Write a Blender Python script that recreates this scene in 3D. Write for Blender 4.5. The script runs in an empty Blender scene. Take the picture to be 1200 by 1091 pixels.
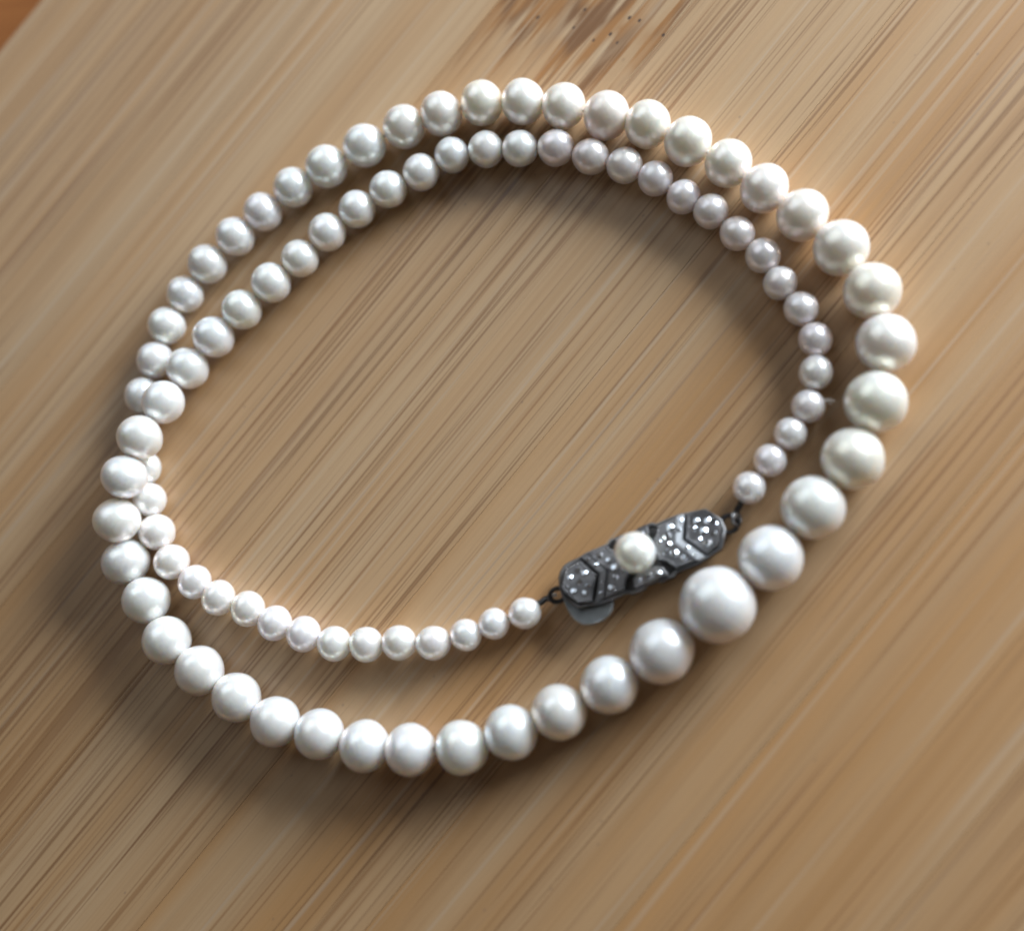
import bpy, bmesh, math, random
from mathutils import Vector, Matrix, noise

MM = 0.001
scene = bpy.context.scene
col = scene.collection
random.seed(7)

# ------------------------------------------------------------------ camera
CAM = Vector((37.144, -30.873, 148.650)) * MM
cam_data = bpy.data.cameras.new('camera')
cam = bpy.data.objects.new('camera', cam_data)
col.objects.link(cam)
fw = (-CAM).normalized()
right = fw.cross(Vector((0, 1, 0))).normalized()
up = right.cross(fw)
cam.matrix_world = Matrix((
    (right.x, up.x, -fw.x, CAM.x),
    (right.y, up.y, -fw.y, CAM.y),
    (right.z, up.z, -fw.z, CAM.z),
    (0, 0, 0, 1)))
cam_data.sensor_fit = 'HORIZONTAL'
cam_data.sensor_width = 36.0
cam_data.lens = 46.89
cam_data.clip_start = 0.005
cam_data.clip_end = 10.0
cam_data.dof.use_dof = True
cam_data.dof.focus_distance = 0.1575
cam_data.dof.aperture_fstop = 7.5
scene.camera = cam
scene.cycles.filter_width = 2.1

# ------------------------------------------------------------------ world and window light
world = bpy.data.worlds.new('World')
scene.world = world
world.use_nodes = True
bg = world.node_tree.nodes['Background']
bg.inputs[0].default_value = (1.0, 0.89, 0.79, 1)
bg.inputs[1].default_value = 0.080

def window_light(name, az, el, dist, w, h, power, color):
    ld = bpy.data.lights.new(name, 'AREA')
    ld.shape = 'RECTANGLE'
    ld.size = w
    ld.size_y = h
    ld.energy = power
    ld.color = color
    o = bpy.data.objects.new(name, ld)
    col.objects.link(o)
    d = Vector((math.cos(el) * math.cos(az), math.cos(el) * math.sin(az), math.sin(el)))
    o.location = d * dist
    o.rotation_euler = d.to_track_quat('Z', 'Y').to_euler()
    return o

window_light('window_light', math.radians(44), math.radians(18), 0.60, 0.36, 0.28, 9.6, (0.86, 0.94, 1.0))
window_light('pale_wall_light', math.radians(128), math.radians(42), 1.2, 1.0, 0.85, 3.3, (0.82, 0.92, 1.0))

scene.view_settings.view_transform = 'Standard'
scene.view_settings.look = 'None'
scene.view_settings.exposure = 0.0
scene.view_settings.gamma = 1.0

# ------------------------------------------------------------------ helpers
def link_mesh(name, bm, mat, parent=None, smooth=False):
    me = bpy.data.meshes.new(name)
    bm.normal_update()
    bm.to_mesh(me)
    bm.free()
    if smooth:
        for p in me.polygons:
            p.use_smooth = True
    if mat:
        me.materials.append(mat)
    o = bpy.data.objects.new(name, me)
    col.objects.link(o)
    if parent:
        o.parent = parent
    return o

def link_data(name, me, parent):
    o = bpy.data.objects.new(name, me)
    col.objects.link(o)
    o.parent = parent
    return o

class NT:
    """tiny node-tree writer"""
    def __init__(self, name):
        self.mat = bpy.data.materials.new(name)
        self.mat.use_nodes = True
        self.t = self.mat.node_tree
        self.bsdf = self.t.nodes['Principled BSDF']
    def n(self, kind, **kw):
        nd = self.t.nodes.new(kind)
        for k, v in kw.items():
            setattr(nd, k, v)
        return nd
    def set(self, sock, v):
        if isinstance(v, bpy.types.NodeSocket):
            self.t.links.new(v, sock)
        else:
            sock.default_value = v
    def math(self, op, a, b=0.0, c=None, clamp=False):
        m = self.n('ShaderNodeMath', operation=op)
        m.use_clamp = clamp
        self.set(m.inputs[0], a)
        self.set(m.inputs[1], b)
        if c is not None:
            self.set(m.inputs[2], c)
        return m.outputs[0]
    def maprange(self, v, a, b, c=0.0, d=1.0, smooth=True):
        m = self.n('ShaderNodeMapRange')
        if smooth:
            m.interpolation_type = 'SMOOTHSTEP'
        self.set(m.inputs[0], v)
        for i, x in enumerate((a, b, c, d)):
            self.set(m.inputs[1 + i], x)
        return m.outputs[0]
    def mix(self, fac, a, b, blend='MIX'):
        m = self.n('ShaderNodeMix', data_type='RGBA', blend_type=blend)
        self.set(m.inputs[0], fac)
        self.set(m.inputs[6], a)
        self.set(m.inputs[7], b)
        return m.outputs[2]
    def comb(self, x, y, z=0.0):
        m = self.n('ShaderNodeCombineXYZ')
        for i, v in enumerate((x, y, z)):
            self.set(m.inputs[i], v)
        return m.outputs[0]
    def noise(self, vec, scale=1.0, detail=2.0, rough=0.5, dist=0.0, w=None):
        m = self.n('ShaderNodeTexNoise')
        if w is not None:
            m.noise_dimensions = '4D'
            self.set(m.inputs['W'], w)
        self.set(m.inputs['Vector'], vec)
        m.inputs['Scale'].default_value = scale
        m.inputs['Detail'].default_value = detail
        m.inputs['Roughness'].default_value = rough
        m.inputs['Distortion'].default_value = dist
        return m.outputs[0]

# ------------------------------------------------------------------ materials
def bamboo_material(name, node_mark=False):
    N = NT(name)
    tc = N.n('ShaderNodeTexCoord')
    sep = N.n('ShaderNodeSeparateXYZ')
    N.set(sep.inputs[0], tc.outputs['Object'])
    s, t = sep.outputs[0], sep.outputs[1]            # s along the grain, t across it
    rnd = N.n('ShaderNodeObjectInfo').outputs['Random']
    w = N.math('MULTIPLY', rnd, 37.0)
    # slow sideways wander of the fibres
    wander = N.noise(N.comb(N.math('MULTIPLY', s, 9.0), N.math('MULTIPLY', t, 60.0)), detail=1.0, w=w)
    t2 = N.math('ADD', t, N.math('MULTIPLY', wander, 0.0010))
    def fibre(fs, ft, detail, off, rough=0.5):
        return N.noise(N.comb(N.math('MULTIPLY', s, fs), N.math('MULTIPLY', t2, ft), off), detail=detail, rough=rough, w=w)
    broad = fibre(4, 130, 2.0, 1.0)
    mid = fibre(8, 520, 3.0, 4.0, 0.6)
    fine = fibre(16, 2200, 3.0, 9.0, 0.65)
    hair = fibre(150, 7000, 2.0, 14.0)
    dark1 = fibre(9, 900, 1.0, 22.0)
    dark2 = fibre(13, 1900, 1.0, 31.0)
    dark3 = fibre(20, 3300, 1.0, 37.0)
    where = fibre(6, 90, 1.0, 45.0)
    light1 = fibre(9, 1300, 1.0, 57.0)
    c = N.mix(N.maprange(broad, 0.33, 0.67), (0.475, 0.318, 0.180, 1), (0.435, 0.243, 0.102, 1))
    c = N.mix(N.maprange(mid, 0.42, 0.68, 0.0, 0.42), c, (0.336, 0.180, 0.070, 1))
    c = N.mix(N.maprange(fine, 0.45, 0.75, 0.0, 0.30), c, (0.280, 0.148, 0.058, 1))
    # dark vascular lines, denser in some zones
    thr = N.maprange(where, 0.36, 0.64, 0.695, 0.60)
    l1 = N.maprange(N.math('SUBTRACT', dark1, thr), 0.0, 0.06, 0.0, 0.50)
    l2 = N.maprange(N.math('SUBTRACT', dark2, thr), -0.01, 0.04, 0.0, 0.50)
    l3 = N.maprange(N.math('SUBTRACT', dark3, thr), -0.03, 0.04, 0.0, 0.6)
    c = N.mix(l1, c, (0.224, 0.098, 0.028, 1))
    c = N.mix(l2, c, (0.176, 0.066, 0.016, 1))
    c = N.mix(l3, c, (0.160, 0.070, 0.021, 1))
    c = N.mix(N.maprange(light1, 0.60, 0.70, 0.0, 0.45), c, (0.496, 0.385, 0.282, 1))
    c = N.mix(N.maprange(hair, 0.4, 0.75, 0.0, 0.10), c, (0.200, 0.131, 0.079, 1))
    # strip to strip tone, including the painted warm drift of the light
    c = N.mix(1.0, c, N.n('ShaderNodeObjectInfo').outputs['Color'], 'MULTIPLY')
    # stray pin marks
    vo = N.n('ShaderNodeTexVoronoi')
    N.set(vo.inputs['Vector'], N.comb(N.math('MULTIPLY', s, 45.0), N.math('MULTIPLY', t2, 70.0), w))
    dots = N.maprange(vo.outputs['Distance'], 0.03, 0.055, 0.38, 0.0)
    c = N.mix(dots, c, (0.13, 0.085, 0.07, 1))
    if node_mark:
        # the scar of a culm node, a ragged band across the strip
        rag = N.noise(N.comb(N.math('MULTIPLY', s, 12.0), N.math('MULTIPLY', t, 620.0)), detail=2.0, rough=0.6)
        rag2 = N.noise(N.comb(N.math('MULTIPLY', s, 90.0), N.math('MULTIPLY', t, 420.0), 6.0), detail=2.0)
        ds = N.math('SUBTRACT', s, 0.0485)
        ds = N.math('SUBTRACT', ds, N.math('MULTIPLY', t, -0.25))
        dabs = N.math('ABSOLUTE', ds)
        reach = N.maprange(rag, 0.36, 0.60, 0.002, 0.0135)
        band = N.maprange(N.math('SUBTRACT', dabs, reach), -0.0030, 0.0006, 1.0, 0.0)
        pale = N.maprange(dabs, 0.002, 0.010, 0.25, 0.0)
        c = N.mix(N.math('MULTIPLY', pale, N.maprange(rag2, 0.42, 0.6)), c, (0.52, 0.41, 0.28, 1))
        streak = N.maprange(N.noise(N.comb(N.math('MULTIPLY', s, 30.0), N.math('MULTIPLY', t, 1500.0), 12.0), detail=2.0, rough=0.6), 0.40, 0.56)
        blotch = N.maprange(N.noise(N.comb(N.math('MULTIPLY', s, 70.0), N.math('MULTIPLY', t, 330.0), 27.0), detail=1.5), 0.40, 0.56)
        m = N.math('MULTIPLY', N.math('MULTIPLY', band, N.maprange(streak, 0, 1, 0.55, 1.0)), N.maprange(blotch, 0, 1, 0.45, 1.0))
        tint = N.mix(N.maprange(rag2, 0.4, 0.6), (0.31, 0.135, 0.034, 1), (0.17, 0.070, 0.018, 1))
        c = N.mix(m, c, tint)
        v2 = N.n('ShaderNodeTexVoronoi')
        N.set(v2.inputs['Vector'], N.comb(N.math('MULTIPLY', s, 95.0), N.math('MULTIPLY', t, 150.0), 5.5))
        pin = N.math('MULTIPLY', N.maprange(N.math('ADD', v2.outputs['Distance'], N.math('MULTIPLY', rag2, 0.16)), 0.16, 0.24, 0.97, 0.0),
                     N.maprange(dabs, 0.002, 0.0045, 1.0, 0.0))
        c = N.mix(pin, c, (0.03, 0.012, 0.008, 1))
    N.set(N.bsdf.inputs['Base Color'], c)
    N.set(N.bsdf.inputs['Roughness'], N.maprange(fine, 0.3, 0.7, 0.40, 0.55))
    N.bsdf.inputs['Specular IOR Level'].default_value = 0.75
    b = N.n('ShaderNodeBump')
    b.inputs['Strength'].default_value = 0.5
    b.inputs['Distance'].default_value = 0.00007
    N.set(b.inputs['Height'], N.math('SUBTRACT', N.math('ADD', fine, N.math('MULTIPLY', hair, 0.5)), l1))
    N.set(N.bsdf.inputs['Normal'], b.outputs[0])
    return N.mat

def table_material():
    N = NT('varnished_wood')
    tc = N.n('ShaderNodeTexCoord')
    mp = N.n('ShaderNodeMapping')
    mp.inputs['Scale'].default_value = (14, 160, 30)
    mp.inputs['Rotation'].default_value = (0, 0, math.radians(12))
    N.set(mp.inputs[0], tc.outputs['Object'])
    g = N.noise(mp.outputs[0], detail=4.0, rough=0.6, dist=0.4)
    c = N.mix(N.maprange(g, 0.3, 0.7), (0.42, 0.16, 0.045, 1), (0.27, 0.09, 0.022, 1))
    N.set(N.bsdf.inputs['Base Color'], c)
    N.bsdf.inputs['Roughness'].default_value = 0.65
    N.bsdf.inputs['Specular IOR Level'].default_value = 0.25
    return N.mat

def pearl_material(name, cool=False):
    N = NT(name)
    rnd = N.n('ShaderNodeObjectInfo').outputs['Random']
    r2 = N.math('FRACT', N.math('MULTIPLY', rnd, 17.31))
    c = N.mix(rnd, (0.98, 0.94, 0.89, 1), (0.955, 0.95, 0.925, 1))
    c = N.mix(N.maprange(r2, 0.35, 1.0, 0.0, 0.55), c, (0.95, 0.91, 0.90, 1))
    c = N.mix(1.0, c, N.n('ShaderNodeObjectInfo').outputs['Color'], 'MULTIPLY')
    tc = N.n('ShaderNodeTexCoord')
    v = N.n('ShaderNodeVectorMath', operation='ADD')
    N.set(v.inputs[0], tc.outputs['Object'])
    N.set(v.inputs[1], N.comb(N.math('MULTIPLY', rnd, 31.0), N.math('MULTIPLY', r2, 17.0)))
    mott = N.noise(v.outputs[0], scale=1.3, detail=2.0)
    c = N.mix(N.maprange(mott, 0.4, 0.7, 0.0, 0.35), c, (0.93, 0.88, 0.84, 1))
    N.set(N.bsdf.inputs['Base Color'], c)
    N.set(N.bsdf.inputs['Roughness'], N.maprange(r2, 0.0, 1.0, 0.27, 0.34, False))
    N.bsdf.inputs['IOR'].default_value = 1.62
    N.bsdf.inputs['Subsurface Weight'].default_value = 1.0
    N.bsdf.inputs['Metallic'].default_value = 0.42
    N.bsdf.inputs['Sheen Weight'].default_value = 0.25
    N.bsdf.inputs['Sheen Roughness'].default_value = 0.42
    N.bsdf.inputs['Sheen Tint'].default_value = (1.0, 0.95, 0.9, 1)
    N.bsdf.inputs['Subsurface Radius'].default_value = (1.0, 0.85, 0.7)
    N.bsdf.inputs['Subsurface Scale'].default_value = 0.0026
    N.bsdf.inputs['Coat Weight'].default_value = 0.2
    N.bsdf.inputs['Coat Roughness'].default_value = 0.2
    N.set(N.bsdf.inputs['Thin Film Thickness'], N.maprange(N.math('FRACT', N.math('MULTIPLY', rnd, 5.77)), 0.0, 1.0, 330.0, 470.0, False))
    N.bsdf.inputs['Thin Film IOR'].default_value = 1.35
    b = N.n('ShaderNodeBump')
    b.inputs['Strength'].default_value = 0.25
    b.inputs['Distance'].default_value = 0.00008
    N.set(b.inputs['Height'], N.noise(v.outputs[0], scale=5.0, detail=3.0))
    N.set(N.bsdf.inputs['Normal'], b.outputs[0])
    return N.mat

def metal_material(name, color, rough, dirt=0.5):
    N = NT(name)
    tc = N.n('ShaderNodeTexCoord')
    g = N.noise(tc.outputs['Object'], scale=900.0, detail=4.0, rough=0.65)
    g2 = N.noise(tc.outputs['Object'], scale=260.0, detail=2.0)
    dark = tuple(x * 0.22 for x in color[:3]) + (1,)
    c = N.mix(N.math('MULTIPLY', N.maprange(g2, 0.35, 0.7), dirt), color, dark)
    N.set(N.bsdf.inputs['Base Color'], c)
    N.bsdf.inputs['Metallic'].default_value = 0.9
    N.set(N.bsdf.inputs['Roughness'], N.maprange(g, 0.3, 0.7, rough - 0.08, rough + 0.14))
    b = N.n('ShaderNodeBump')
    b.inputs['Strength'].default_value = 0.3
    b.inputs['Distance'].default_value = 0.00006
    N.set(b.inputs['Height'], g)
    N.set(N.bsdf.inputs['Normal'], b.outputs[0])
    return N.mat

def simple_material(name, color, rough, metallic=0.0, coat=0.0):
    N = NT(name)
    tc = N.n('ShaderNodeTexCoord')
    g = N.noise(tc.outputs['Object'], scale=1200.0, detail=2.0)
    c2 = tuple(x * 0.8 for x in color[:3]) + (1,)
    N.set(N.bsdf.inputs['Base Color'], N.mix(g, color, c2))
    N.bsdf.inputs['Roughness'].default_value = rough
    N.bsdf.inputs['Metallic'].default_value = metallic
    N.bsdf.inputs['Coat Weight'].default_value = coat
    return N.mat

M_BAMBOO = bamboo_material('bamboo')
M_BAMBOO_NODE = bamboo_material('bamboo_with_node', True)
M_TABLE = table_material()
M_PEARL = pearl_material('nacre')
M_SILVER = metal_material('tarnished_silver', (0.34, 0.335, 0.345, 1), 0.36, 0.75)
M_LIT = metal_material('lit_white_metal', (0.86, 0.89, 0.94, 1), 0.33, 0.10)  # light caught by the right chevron, put into a paler metal colour
M_LIT.node_tree.nodes['Principled BSDF'].inputs['Metallic'].default_value = 0.55
M_DARK = metal_material('blackened_silver', (0.085, 0.08, 0.08, 1), 0.5, 0.6)
M_TONGUE = metal_material('brushed_silver', (0.30, 0.315, 0.32, 1), 0.45, 0.55)
M_GEM = simple_material('cut_stone', (0.86, 0.90, 0.97, 1), 0.06, 1.0)
M_THREAD = simple_material('silk_thread', (0.78, 0.72, 0.66, 1), 0.8)

# ------------------------------------------------------------------ table under the board
BOARD_T = 15.0
def slab(x0, x1, y0, y1, z0, z1, bev):
    bm = bmesh.new()
    bmesh.ops.create_cube(bm, size=1.0)
    for v in bm.verts:
        v.co = Vector(((x0 if v.co.x < 0 else x1), (y0 if v.co.y < 0 else y1), (z0 if v.co.z < 0 else z1))) * MM
    if bev:
        edges = [e for e in bm.edges if all(v.co.z > (z1 - 0.01) * MM for v in e.verts)]
        bmesh.ops.bevel(bm, geom=edges, offset=bev * MM, segments=2, affect='EDGES', profile=0.6)
    return bm

table = link_mesh('table', slab(-450, 450, -450, 450, -BOARD_T - 24, -BOARD_T, 1.5), M_TABLE)
table['kind'] = 'structure'

# ------------------------------------------------------------------ bamboo board, glued up from strips
GRAIN = math.radians(49.0)
board = bpy.data.objects.new('bamboo_board', None)
board.location = (0, 0, -BOARD_T * MM)
board.rotation_euler = (0, 0, GRAIN)
board.empty_display_size = 0.02
col.objects.link(board)
board['label'] = 'pale bamboo board with fine diagonal grain and a brown node scar, under the pearls'
board['category'] = 'board'

W = 20.7
T0 = 19.9
HALF = 140.0
strip_me = None
for k in range(-6, 4):
    ta, tb = T0 + k * W, T0 + (k + 1) * W
    edge = k == 3
    if edge:
        tb = 96.6
    gap = 0.015
    if k == 0 or edge or strip_me is None:
        wd = tb - ta
        bm = slab(-HALF, HALF, -wd / 2 + gap, wd / 2 - gap, 0, BOARD_T, 0.05)
        if edge:   # the outer long edge of the board is rounded over
            es = [e for e in bm.edges if all(v.co.y > (wd / 2 - 0.3) * MM and v.co.z > (BOARD_T - 0.2) * MM for v in e.verts) and abs(e.verts[0].co.x - e.verts[1].co.x) > 0.1]
            bmesh.ops.bevel(bm, geom=es[:1], offset=1.4 * MM, segments=5, affect='EDGES')
        o = link_mesh('bamboo_strip', bm, M_BAMBOO_NODE if k == 0 else M_BAMBOO, board)
        if not edge and k != 0:
            strip_me = o.data
        if k == 0:
            o['label'] = 'strip with a ragged brown node scar'
    else:
        o = link_data('bamboo_strip', strip_me, board)
    o.location = (0, (ta + tb) / 2 * MM, 0)
    f = random.uniform(-0.03, 0.03)          # natural tone of each strip
    warm_light = 0.10 * (3 - k) / 9  # warmer light towards the lower right, painted into the strip colours
    o.color = (1.0 + f, 1.0 + f - warm_light * 0.5, 1.0 + f - warm_light, 1)

# ------------------------------------------------------------------ necklace
necklace = bpy.data.objects.new('pearl_necklace', None)
necklace.location = (0, 0, 0)
necklace.empty_display_size = 0.02
col.objects.link(necklace)
necklace['label'] = 'graduated white pearl necklace looped twice, with a jewelled silver clasp, lying on the bamboo board'
necklace['category'] = 'necklace'

# x, y, z of each centre, radius across the thread, half-length along the thread (mm),
# in the order they are strung, from the left end of the clasp round to its right end
PEARLS = [
    (1.92,-17.46,1.80,1.80,1.87), (-1.67,-18.58,1.78,1.78,1.78), (-4.89,-19.77,1.84,1.84,1.83), (-8.80,-20.64,1.99,1.99,2.04), (-12.82,-20.53,2.03,2.03,2.01),
    (-16.81,-20.67,2.06,2.06,1.99), (-20.80,-20.52,2.10,2.10,1.98), (-24.57,-19.37,2.16,2.16,2.00), (-28.31,-18.02,2.14,2.14,1.98), (-31.86,-16.23,2.15,2.15,2.03),
    (-35.73,-14.82,2.15,2.15,1.97), (-38.92,-12.86,2.12,2.12,1.93), (-42.11,-10.31,2.22,2.22,2.10), (-44.26,-6.65,2.24,2.24,2.20), (-45.59,-2.53,2.04,2.04,2.10),
    (-46.50,1.61,2.00,2.00,2.08), (-47.13,6.21,2.02,2.02,2.10), (-47.28,10.84,2.24,2.24,2.33), (-45.78,15.36,2.30,2.30,2.33), (-44.34,19.75,2.41,2.41,2.34),
    (-42.03,23.72,2.36,2.36,2.29), (-39.03,27.40,2.52,2.52,2.44), (-35.46,30.67,2.52,2.52,2.42), (-31.73,33.68,2.47,2.47,2.38), (-27.74,36.47,2.56,2.56,2.48),
    (-23.21,38.78,2.71,2.71,2.66), (-18.28,40.98,2.70,2.70,2.71), (-13.18,42.91,2.69,2.69,2.61), (-8.25,44.04,2.78,2.78,2.58), (-3.13,44.84,2.78,2.78,2.60),
    (2.09,44.36,2.81,2.81,2.62), (7.16,43.19,2.81,2.81,2.63), (12.25,41.32,2.92,2.92,2.70), (17.21,39.60,2.89,2.89,2.67), (21.97,36.84,2.93,2.93,2.77),
    (26.45,33.67,2.86,2.86,2.68), (30.45,30.15,2.89,2.89,2.66), (34.49,26.55,3.02,3.02,2.85), (38.59,22.15,3.19,3.19,3.07), (41.65,16.81,3.25,3.25,3.08),
    (42.75,10.77,3.27,3.27,3.17), (41.33,4.28,3.38,3.38,3.35), (38.64,-1.79,3.36,3.36,3.34), (34.23,-6.98,3.43,3.43,3.47), (29.52,-12.29,3.53,3.53,3.57),
    (23.77,-17.25,4.04,4.04,4.16), (17.54,-22.09,3.48,3.48,3.61), (11.72,-25.61,3.15,3.15,3.21), (6.09,-28.48,3.13,3.13,3.04), (0.68,-30.68,3.10,3.10,2.95),
    (-5.01,-32.32,3.03,3.03,2.96), (-10.98,-32.57,3.02,3.02,2.87), (-16.47,-32.14,3.03,3.03,2.82), (-22.01,-30.83,2.95,2.95,2.82), (-27.50,-29.41,2.96,2.96,2.86),
    (-32.51,-26.62,2.95,2.95,2.88), (-37.39,-23.44,2.99,2.99,2.90), (-41.86,-19.85,2.96,2.96,2.87), (-44.88,-14.95,2.93,2.93,2.81), (-47.87,-10.28,2.96,2.96,2.75),
    (-48.12,-5.39,5.13,2.90,2.68), (-46.75,-0.33,6.27,2.83,2.61), (-45.20,4.54,5.94,2.80,2.66), (-43.23,9.28,4.22,2.67,2.64), (-41.04,13.80,2.66,2.66,2.59),
    (-37.65,17.65,2.66,2.66,2.53), (-34.05,20.93,2.54,2.54,2.44), (-30.25,24.13,2.53,2.53,2.46), (-26.54,27.09,2.37,2.37,2.31), (-23.04,30.13,2.39,2.39,2.35),
    (-19.21,32.82,2.33,2.33,2.32), (-15.12,35.03,2.34,2.34,2.32), (-10.92,36.86,2.28,2.28,2.23), (-6.99,38.70,2.22,2.22,2.13), (-2.77,38.97,2.23,2.23,2.15),
    (1.54,38.59,2.21,2.21,2.19), (5.94,38.20,2.20,2.20,2.24), (10.19,36.61,2.16,2.16,2.22), (14.27,35.05,2.14,2.14,2.14), (17.92,33.02,2.11,2.11,2.06),
    (21.07,30.48,2.05,2.05,1.94), (24.21,28.36,2.05,2.05,2.00), (27.13,25.39,2.00,2.00,2.03), (29.92,22.45,2.02,2.02,2.00), (31.72,19.07,1.93,1.93,1.90),
    (33.91,15.85,1.95,1.95,1.95), (35.28,12.26,1.90,1.90,1.92), (35.17,8.38,1.89,1.89,1.96), (34.18,4.61,1.83,1.83,1.87), (32.11,1.62,1.81,1.81,1.82),
    (29.81,-1.22,1.80,1.80,1.85), (27.48,-4.14,1.78,1.78,1.85),
]

def pearl_mesh(i):
    """unit pearl, drill axis along x, slightly uneven"""
    bm = bmesh.new()
    bmesh.ops.create_uvsphere(bm, u_segments=40, v_segments=28, radius=1.0)
    off = Vector((i * 7.3, i * 3.1, 2.0))
    pear = random.uniform(-0.03, 0.03)
    flat = random.uniform(-0.02, 0.02)
    for v in bm.verts:
        c = v.co.copy()
        d = 1.0 + 0.028 * noise.noise(c * 1.1 + off) + 0.008 * noise.noise(c * 3.0 + off)
        d *= 1.0 + pear * c.z + flat * c.x * c.y
        rim = math.hypot(c.x, c.y)
        d *= 1.0 - 0.07 * math.exp(-(rim / 0.13) ** 2)      # dimple at the drill hole
        v.co = c * d
    bmesh.ops.rotate(bm, verts=bm.verts, cent=(0, 0, 0), matrix=Matrix.Rotation(math.pi / 2, 3, 'Y'))
    me = bpy.data.meshes.new('pearl')
    bm.to_mesh(me)
    bm.free()
    for p in me.polygons:
        p.use_smooth = True
    me.materials.append(M_PEARL)
    return me

pearl_meshes = [pearl_mesh(i) for i in range(9)]
pts = [Vector(p[:3]) for p in PEARLS]
biggest = max(range(len(PEARLS)), key=lambda i: PEARLS[i][3])
for i, (x, y, z, r, a) in enumerate(PEARLS):
    o = link_data('pearl', pearl_meshes[random.randrange(9)], necklace)
    p0, p1 = pts[max(i - 1, 0)], pts[min(i + 1, len(pts) - 1)]
    q = (p1 - p0).normalized().to_track_quat('X', 'Z')
    o.rotation_mode = 'QUATERNION'
    o.rotation_quaternion = q @ Vector((1, 0, 0)).rotation_difference(Vector((1, 0, 0))) @ Matrix.Rotation(random.uniform(0, 6.28), 3, 'X').to_quaternion()
    o.location = Vector((x, y, z)) * MM
    o.scale = (a * MM, r * MM, r * MM)
    # nacre tone: cream on the big beads at the back, rosy on the smallest, cool white elsewhere
    if 27 <= i <= 42:
        tone = Vector((1.0, 0.945, 0.90))
    elif i >= 76:
        tone = Vector((0.95, 0.905, 0.925))
    elif i <= 12:
        tone = Vector((0.98, 0.96, 0.975))
    elif 42 < i <= 54:
        tone = Vector((0.945, 0.97, 0.985))
    else:
        tone = Vector((0.98, 0.985, 0.985))
    g = random.uniform(-0.05, 0.02)
    tone += Vector((g, g + random.uniform(-0.02, 0.01), g + random.uniform(-0.03, 0.02)))
    o.color = (min(tone.x, 1.0), min(tone.y, 1.0), min(tone.z, 1.0), 1)
    if i == biggest:
        o['label'] = 'largest pearl of the strand'

def tube(bm, path, rad, seg=8, closed=False):
    rings = []
    n = len(path)
    for i, p in enumerate(path):
        if closed:
            tdir = path[(i + 1) % n] - path[i - 1]
        else:
            tdir = path[min(i + 1, n - 1)] - path[max(i - 1, 0)]
        tdir.normalize()
        ref = Vector((0, 0, 1)) if abs(tdir.z) < 0.9 else Vector((1, 0, 0))
        s1 = tdir.cross(ref).normalized()
        s2 = tdir.cross(s1)
        rings.append([bm.verts.new(p + (s1 * math.cos(t) + s2 * math.sin(t)) * rad)
                      for t in (2 * math.pi * k / seg for k in range(seg))])
    m = n if closed else n - 1
    for i in range(m):
        A, B = rings[i], rings[(i + 1) % n]
        for k in range(seg):
            bm.faces.new((A[k], A[(k + 1) % seg], B[(k + 1) % seg], B[k]))
    if not closed:
        bm.faces.new(rings[0][::-1])
        bm.faces.new(rings[-1])

# clasp frame
CL = Vector((15.34, -11.5, 0.0))
CA = math.radians(21.4)
ux, vx = Vector((math.cos(CA), math.sin(CA), 0)), Vector((-math.sin(CA), math.cos(CA), 0))
def cpt(u, v, z):
    return CL + ux * u + vx * v + Vector((0, 0, z))

bm = bmesh.new()
path = [cpt(-10.6, 0.0, 1.2), cpt(-11.3, 0.05, 1.5)] + pts + [cpt(11.5, 0.5, 1.4), cpt(11.1, 0.0, 1.4)]
tube(bm, [p * MM for p in path], 0.24 * MM, 6)
link_mesh('thread', bm, M_THREAD, necklace, True)
for A, B in ((path[1], pts[0]), (path[-2], pts[-1])):     # coiled wire guarding the thread by the clasp
    bm = bmesh.new()
    d = (B - A)
    s1 = d.normalized().cross(Vector((0, 0, 1))).normalized()
    s2 = d.normalized().cross(s1)
    L = d.length - 1.7
    m = 60
    tube(bm, [(A + d.normalized() * (L * q / m) + (s1 * math.cos(q * 1.3) + s2 * math.sin(q * 1.3)) * 0.3) * MM for q in range(m + 1)], 0.1 * MM, 5)
    link_mesh('wire_coil', bm, M_DARK, necklace, True)

# a frayed bit of thread by one pearl of the inner turn
bm = bmesh.new()
base = pts[-4] + Vector((1.7, 0.5, 0.6))
for dx, dy, dz in ((1.2, -0.35, 0.5), (0.8, -0.6, 0.3)):
    tube(bm, [base * MM, (base + Vector((dx * .5, dy * .5 + .1, dz * .7))) * MM, (base + Vector((dx, dy, dz))) * MM], 0.07 * MM, 5)
link_mesh('thread_end', bm, M_THREAD, necklace, True)

# ------------------------------------------------------------------ clasp (a part) and its sub-parts
def prism(bm, poly, z0, z1, inset=0.0):
    lo = [bm.verts.new(Vector((u, v, z0)) * MM) for u, v in poly]
    cu = sum(p[0] for p in poly) / len(poly)
    cv = sum(p[1] for p in poly) / len(poly)
    zb = z1 - inset
    mid = [bm.verts.new(Vector((u, v, zb)) * MM) for u, v in poly]
    hi = []
    for u, v in poly:
        d = math.hypot(u - cu, v - cv) or 1
        k_ = max(0.0, 1 - inset / d)
        hi.append(bm.verts.new(Vector((cu + (u - cu) * k_, cv + (v - cv) * k_, z1)) * MM))
    n = len(poly)
    for A, B in ((lo, mid), (mid, hi)):
        for i in range(n):
            bm.faces.new((A[i], A[(i + 1) % n], B[(i + 1) % n], B[i]))
    bm.faces.new(hi)
    bm.faces.new(lo[::-1])
    bmesh.ops.recalc_face_normals(bm, faces=bm.faces)

def mirror(poly):
    return [(-u, v) for u, v in poly][::-1]

def rot180(poly):
    return [(-u, -v) for u, v in poly]

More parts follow.
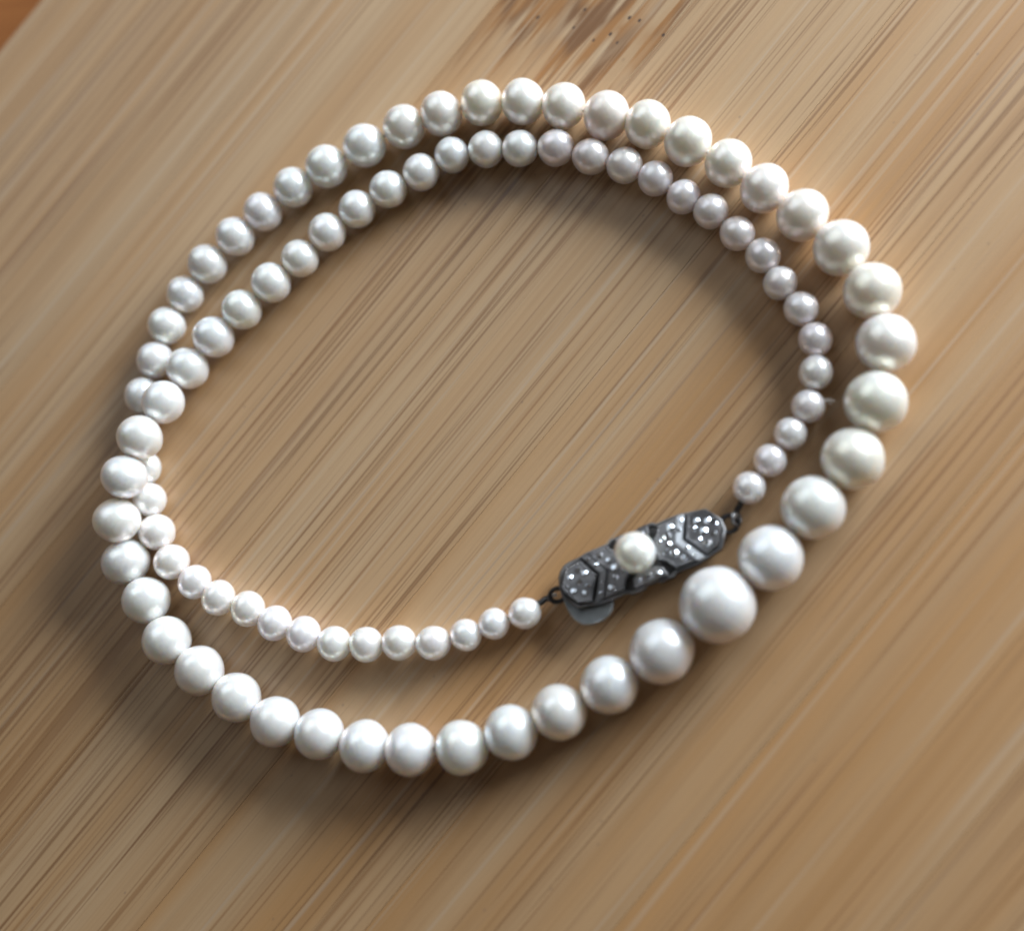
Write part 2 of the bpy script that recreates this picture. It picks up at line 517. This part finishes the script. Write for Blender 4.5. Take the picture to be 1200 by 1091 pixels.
half = [(9.6, -0.6), (9.6, 0.6), (8.5, 2.5), (6.7, 2.85), (5.6, 3.1), (2.9, 3.1), (2.5, 3.45), (0.9, 3.45), (0.7, 3.15)]
outline = half + [(-u, v) for u, v in half[::-1]] 
outline = [p for p in outline]
bottom = [(u, -v) for u, v in half[2:]]
outline = [(9.6, -0.6), (9.6, 0.6)] + half[2:] + [(-u, v) for u, v in half[2:][::-1]] + [(-9.6, 0.6), (-9.6, -0.6)] + [(-u, v) for u, v in bottom] + bottom[::-1]
bm = bmesh.new()
prism(bm, outline, 0.9, 2.15, 0.12)
clasp = link_mesh('clasp', bm, M_DARK, necklace)
clasp.location = (CL + Vector((0.1, -0.5, 0.45))) * MM
clasp.rotation_euler = (math.radians(-6), math.radians(3.5), CA)
clasp.scale = (1.0, 0.93, 1.0)
clasp['label'] = 'tarnished silver clasp set with small stones and one pearl'

def sub(name, bm, mat, smooth=False):
    return link_mesh(name, bm, mat, clasp, smooth)

# side gallery wall hanging a little below the plate
bm = bmesh.new()
prism(bm, [(u * 0.93, v * 0.9) for u, v in outline], 0.25, 0.9)
sub('clasp_box', bm, M_SILVER)

TOP = 2.95
plaque = [(5.35, 0.0), (6.45, 2.45), (8.2, 2.2), (9.45, 0.35), (9.3, -0.5), (8.3, -2.25), (6.75, -2.7)]
chev = [(6.15, 2.75), (4.85, 0.0), (6.45, -2.95), (5.55, -2.95), (4.1, 0.0), (5.35, 2.75)]
field = [(5.15, 2.72), (3.95, 0.0), (5.35, -2.9), (3.1, -2.9), (2.45, -1.75), (1.7, -1.2), (1.5, 0.0), (1.7, 1.2), (2.45, 1.75), (3.1, 2.72)]
def sides(poly, f):
    return (poly, f(poly))
for poly in (plaque, mirror(plaque)):
    bm = bmesh.new(); prism(bm, poly, 2.15, TOP, 0.14); sub('end_plaque', bm, M_SILVER)
for poly in (chev, mirror(chev)):
    bm = bmesh.new()
    # two arms so that the inset bevel stays regular
    a1 = [poly[0], poly[1], poly[4], poly[5]]
    a2 = [poly[1], poly[2], poly[3], poly[4]]
    prism(bm, a1, 2.15, TOP + 0.06, 0.06)
    prism(bm, a2, 2.15, TOP + 0.06, 0.06)
    sub('chevron', bm, M_LIT if poly is chev else M_SILVER)  # only the right chevron is coloured as lit
for poly in (field, mirror(field)):
    bm = bmesh.new(); prism(bm, poly, 2.15, TOP - 0.05, 0.1); sub('stone_plate', bm, M_SILVER)
# stepped panels over and under the pearl
for sgn in (1, -1):
    pl = [(-2.0, 3.25 * sgn), (2.0, 3.25 * sgn), (1.75, 2.2 * sgn), (1.1, 1.7 * sgn), (-1.1, 1.7 * sgn), (-1.75, 2.2 * sgn)]
    bm = bmesh.new(); prism(bm, pl if sgn < 0 else pl[::-1], 2.15, TOP - 0.02, 0.12); sub('side_panel', bm, M_SILVER)
# centre cup
bm = bmesh.new()
prism(bm, [(1.45 * math.cos(t), 1.45 * math.sin(t)) for t in (2 * math.pi * q / 20 for q in range(20))], 2.15, TOP + 0.2, 0.25)
sub('pearl_cup', bm, M_SILVER)
# rim round the outline
bm = bmesh.new()
rim_path = [Vector((u, v, 2.2)) * MM for u, v in outline]
tube(bm, rim_path, 0.2 * MM, 6, True)
sub('rim', bm, M_SILVER, True)

# milgrain beading along the edges of plaques and stone plates
bm = bmesh.new()
def beads(poly, z, step=0.40, rad=0.17):
    n = len(poly)
    for i in range(n):
        a, b = Vector((*poly[i], 0)), Vector((*poly[(i + 1) % n], 0))
        L = (b - a).length
        m = max(1, int(L / step))
        for q in range(m):
            p = a.lerp(b, q / m)
            c = Vector((sum(x[0] for x in poly) / n, sum(x[1] for x in poly) / n, 0))
            p = p + (c - p).normalized() * 0.16
            bmesh.ops.create_icosphere(bm, subdivisions=1, radius=rad * MM, matrix=Matrix.Translation(Vector((p.x, p.y, z)) * MM))
for poly, z in ((plaque, TOP), (mirror(plaque), TOP), (field, TOP - 0.05), (mirror(field), TOP - 0.05)):
    beads(poly, z)
mg = sub('milgrain', bm, M_SILVER, True)
mg['kind'] = 'stuff'

# round cut stones, sharing one mesh
bm = bmesh.new()
R_, seg = 0.5, 8
table_r = [bm.verts.new(Vector((0.55 * R_ * math.cos(t), 0.55 * R_ * math.sin(t), 0.2)) * MM) for t in (2 * math.pi * q / seg for q in range(seg))]
girdle = [bm.verts.new(Vector((R_ * math.cos(t), R_ * math.sin(t), 0.03)) * MM) for t in (2 * math.pi * (q + .5) / seg for q in range(seg))]
cul = bm.verts.new(Vector((0, 0, -0.3)) * MM)
bm.faces.new(table_r)
for q in range(seg):
    bm.faces.new((table_r[q], girdle[q], table_r[(q + 1) % seg]))
    bm.faces.new((girdle[q], girdle[(q + 1) % seg], table_r[(q + 1) % seg]))
    bm.faces.new((girdle[(q + 1) % seg], girdle[q], cul))
bmesh.ops.recalc_face_normals(bm, faces=bm.faces)
gem_me = bpy.data.meshes.new('gemstone')
bm.to_mesh(gem_me)
bm.free()
gem_me.materials.append(M_GEM)
spots = []
for s in (1, -1):
    spots += [(s * 7.4, 0.0, TOP, 1.1), (s * 6.5, 0.75, TOP, .8), (s * 6.6, -0.85, TOP, .8), (s * 7.1, 1.45, TOP, .9), (s * 7.3, -1.5, TOP, .9),
              (s * 8.2, 0.95, TOP, .9), (s * 8.35, -0.75, TOP, .9), (s * 8.9, 0.1, TOP, .7)]
    spots += [(s * 3.2, 0.0, TOP - .05, 1.1), (s * 2.5, 0.8, TOP - .05, .8), (s * 2.5, -0.8, TOP - .05, .8), (s * 3.5, 1.15, TOP - .05, 1.0),
              (s * 3.5, -1.2, TOP - .05, 1.0), (s * 4.2, 2.0, TOP - .05, 1.0), (s * 4.3, -2.1, TOP - .05, 1.0)]
    spots += [(s * 5.0, 1.2, TOP + .06, .6), (s * 5.55, 2.2, TOP + .06, .6), (s * 5.0, -1.2, TOP + .06, .6), (s * 5.6, -2.3, TOP + .06, .6)]
    spots += [(0.0, s * 2.6, TOP, .9), (1.1, s * 2.65, TOP, .7), (-1.1, s * 2.65, TOP, .7)]
for u, v, z, sc in spots:
    o = link_data('gemstone', gem_me, clasp)
    o.location = Vector((u, v, z)) * MM
    sc *= random.uniform(0.75, 1.05)
    o.scale = (sc, sc, sc)
    o.rotation_euler = (random.uniform(-.3, .3), random.uniform(-.3, .3), random.uniform(0, 6.28))

# the pearl in the middle
o = link_data('pearl', pearl_meshes[3], clasp)
o.location = Vector((-0.4, 0.1, 4.9)) * MM
o.scale = (2.28 * MM, 2.28 / 0.93 * MM, 2.28 * MM)
o.color = (1.0, 0.97, 0.92, 1)
o.rotation_euler = (0.0, 0.0, 0.0)
o['label'] = 'single pearl set on the middle of the clasp'

# push tongue, a smooth oval tab showing beyond the left end
bm = bmesh.new()
tg = []
for q in range(36):
    t = 2 * math.pi * q / 36
    ct, st = math.cos(t), math.sin(t)
    k_ = (abs(ct) ** 2.7 + abs(st) ** 2.7) ** (-1 / 2.7)
    tg.append((-7.15 + 2.75 * k_ * ct, -0.8 + 4.15 * k_ * st))
prism(bm, tg, 1.15, 1.6, 0.18)
sub('tongue', bm, M_TONGUE, False)

# end loops and jump rings
def ring(cu, cv, cz, R1, tilt_, yaw, rad, sq=1.0):
    rot = Matrix.Rotation(yaw, 3, 'Z') @ Matrix.Rotation(tilt_, 3, 'X')
    return [(Vector((cu, cv, cz)) + rot @ Vector((R1 * math.cos(t), sq * R1 * math.sin(t), 0))) * MM for t in (2 * math.pi * q / 24 for q in range(24))]
for cu, R1, tl, yaw, sq in ((10.35, 1.05, 0.5, 0.3, 0.95), (-10.3, 0.9, 0.5, 0.0, 0.9)):
    bm = bmesh.new(); tube(bm, ring(cu, 0.0, 1.45, R1, tl, yaw, 0.3, sq), 0.3 * MM, 8, True); sub('end_loop', bm, M_DARK, True)
bm = bmesh.new(); tube(bm, ring(11.3, 0.25, 1.5, 0.85, 1.1, 1.2, 0.2), 0.2 * MM, 8, True); sub('jump_ring', bm, M_SILVER, True)

print('pearls', len(PEARLS), 'gems', len(spots))
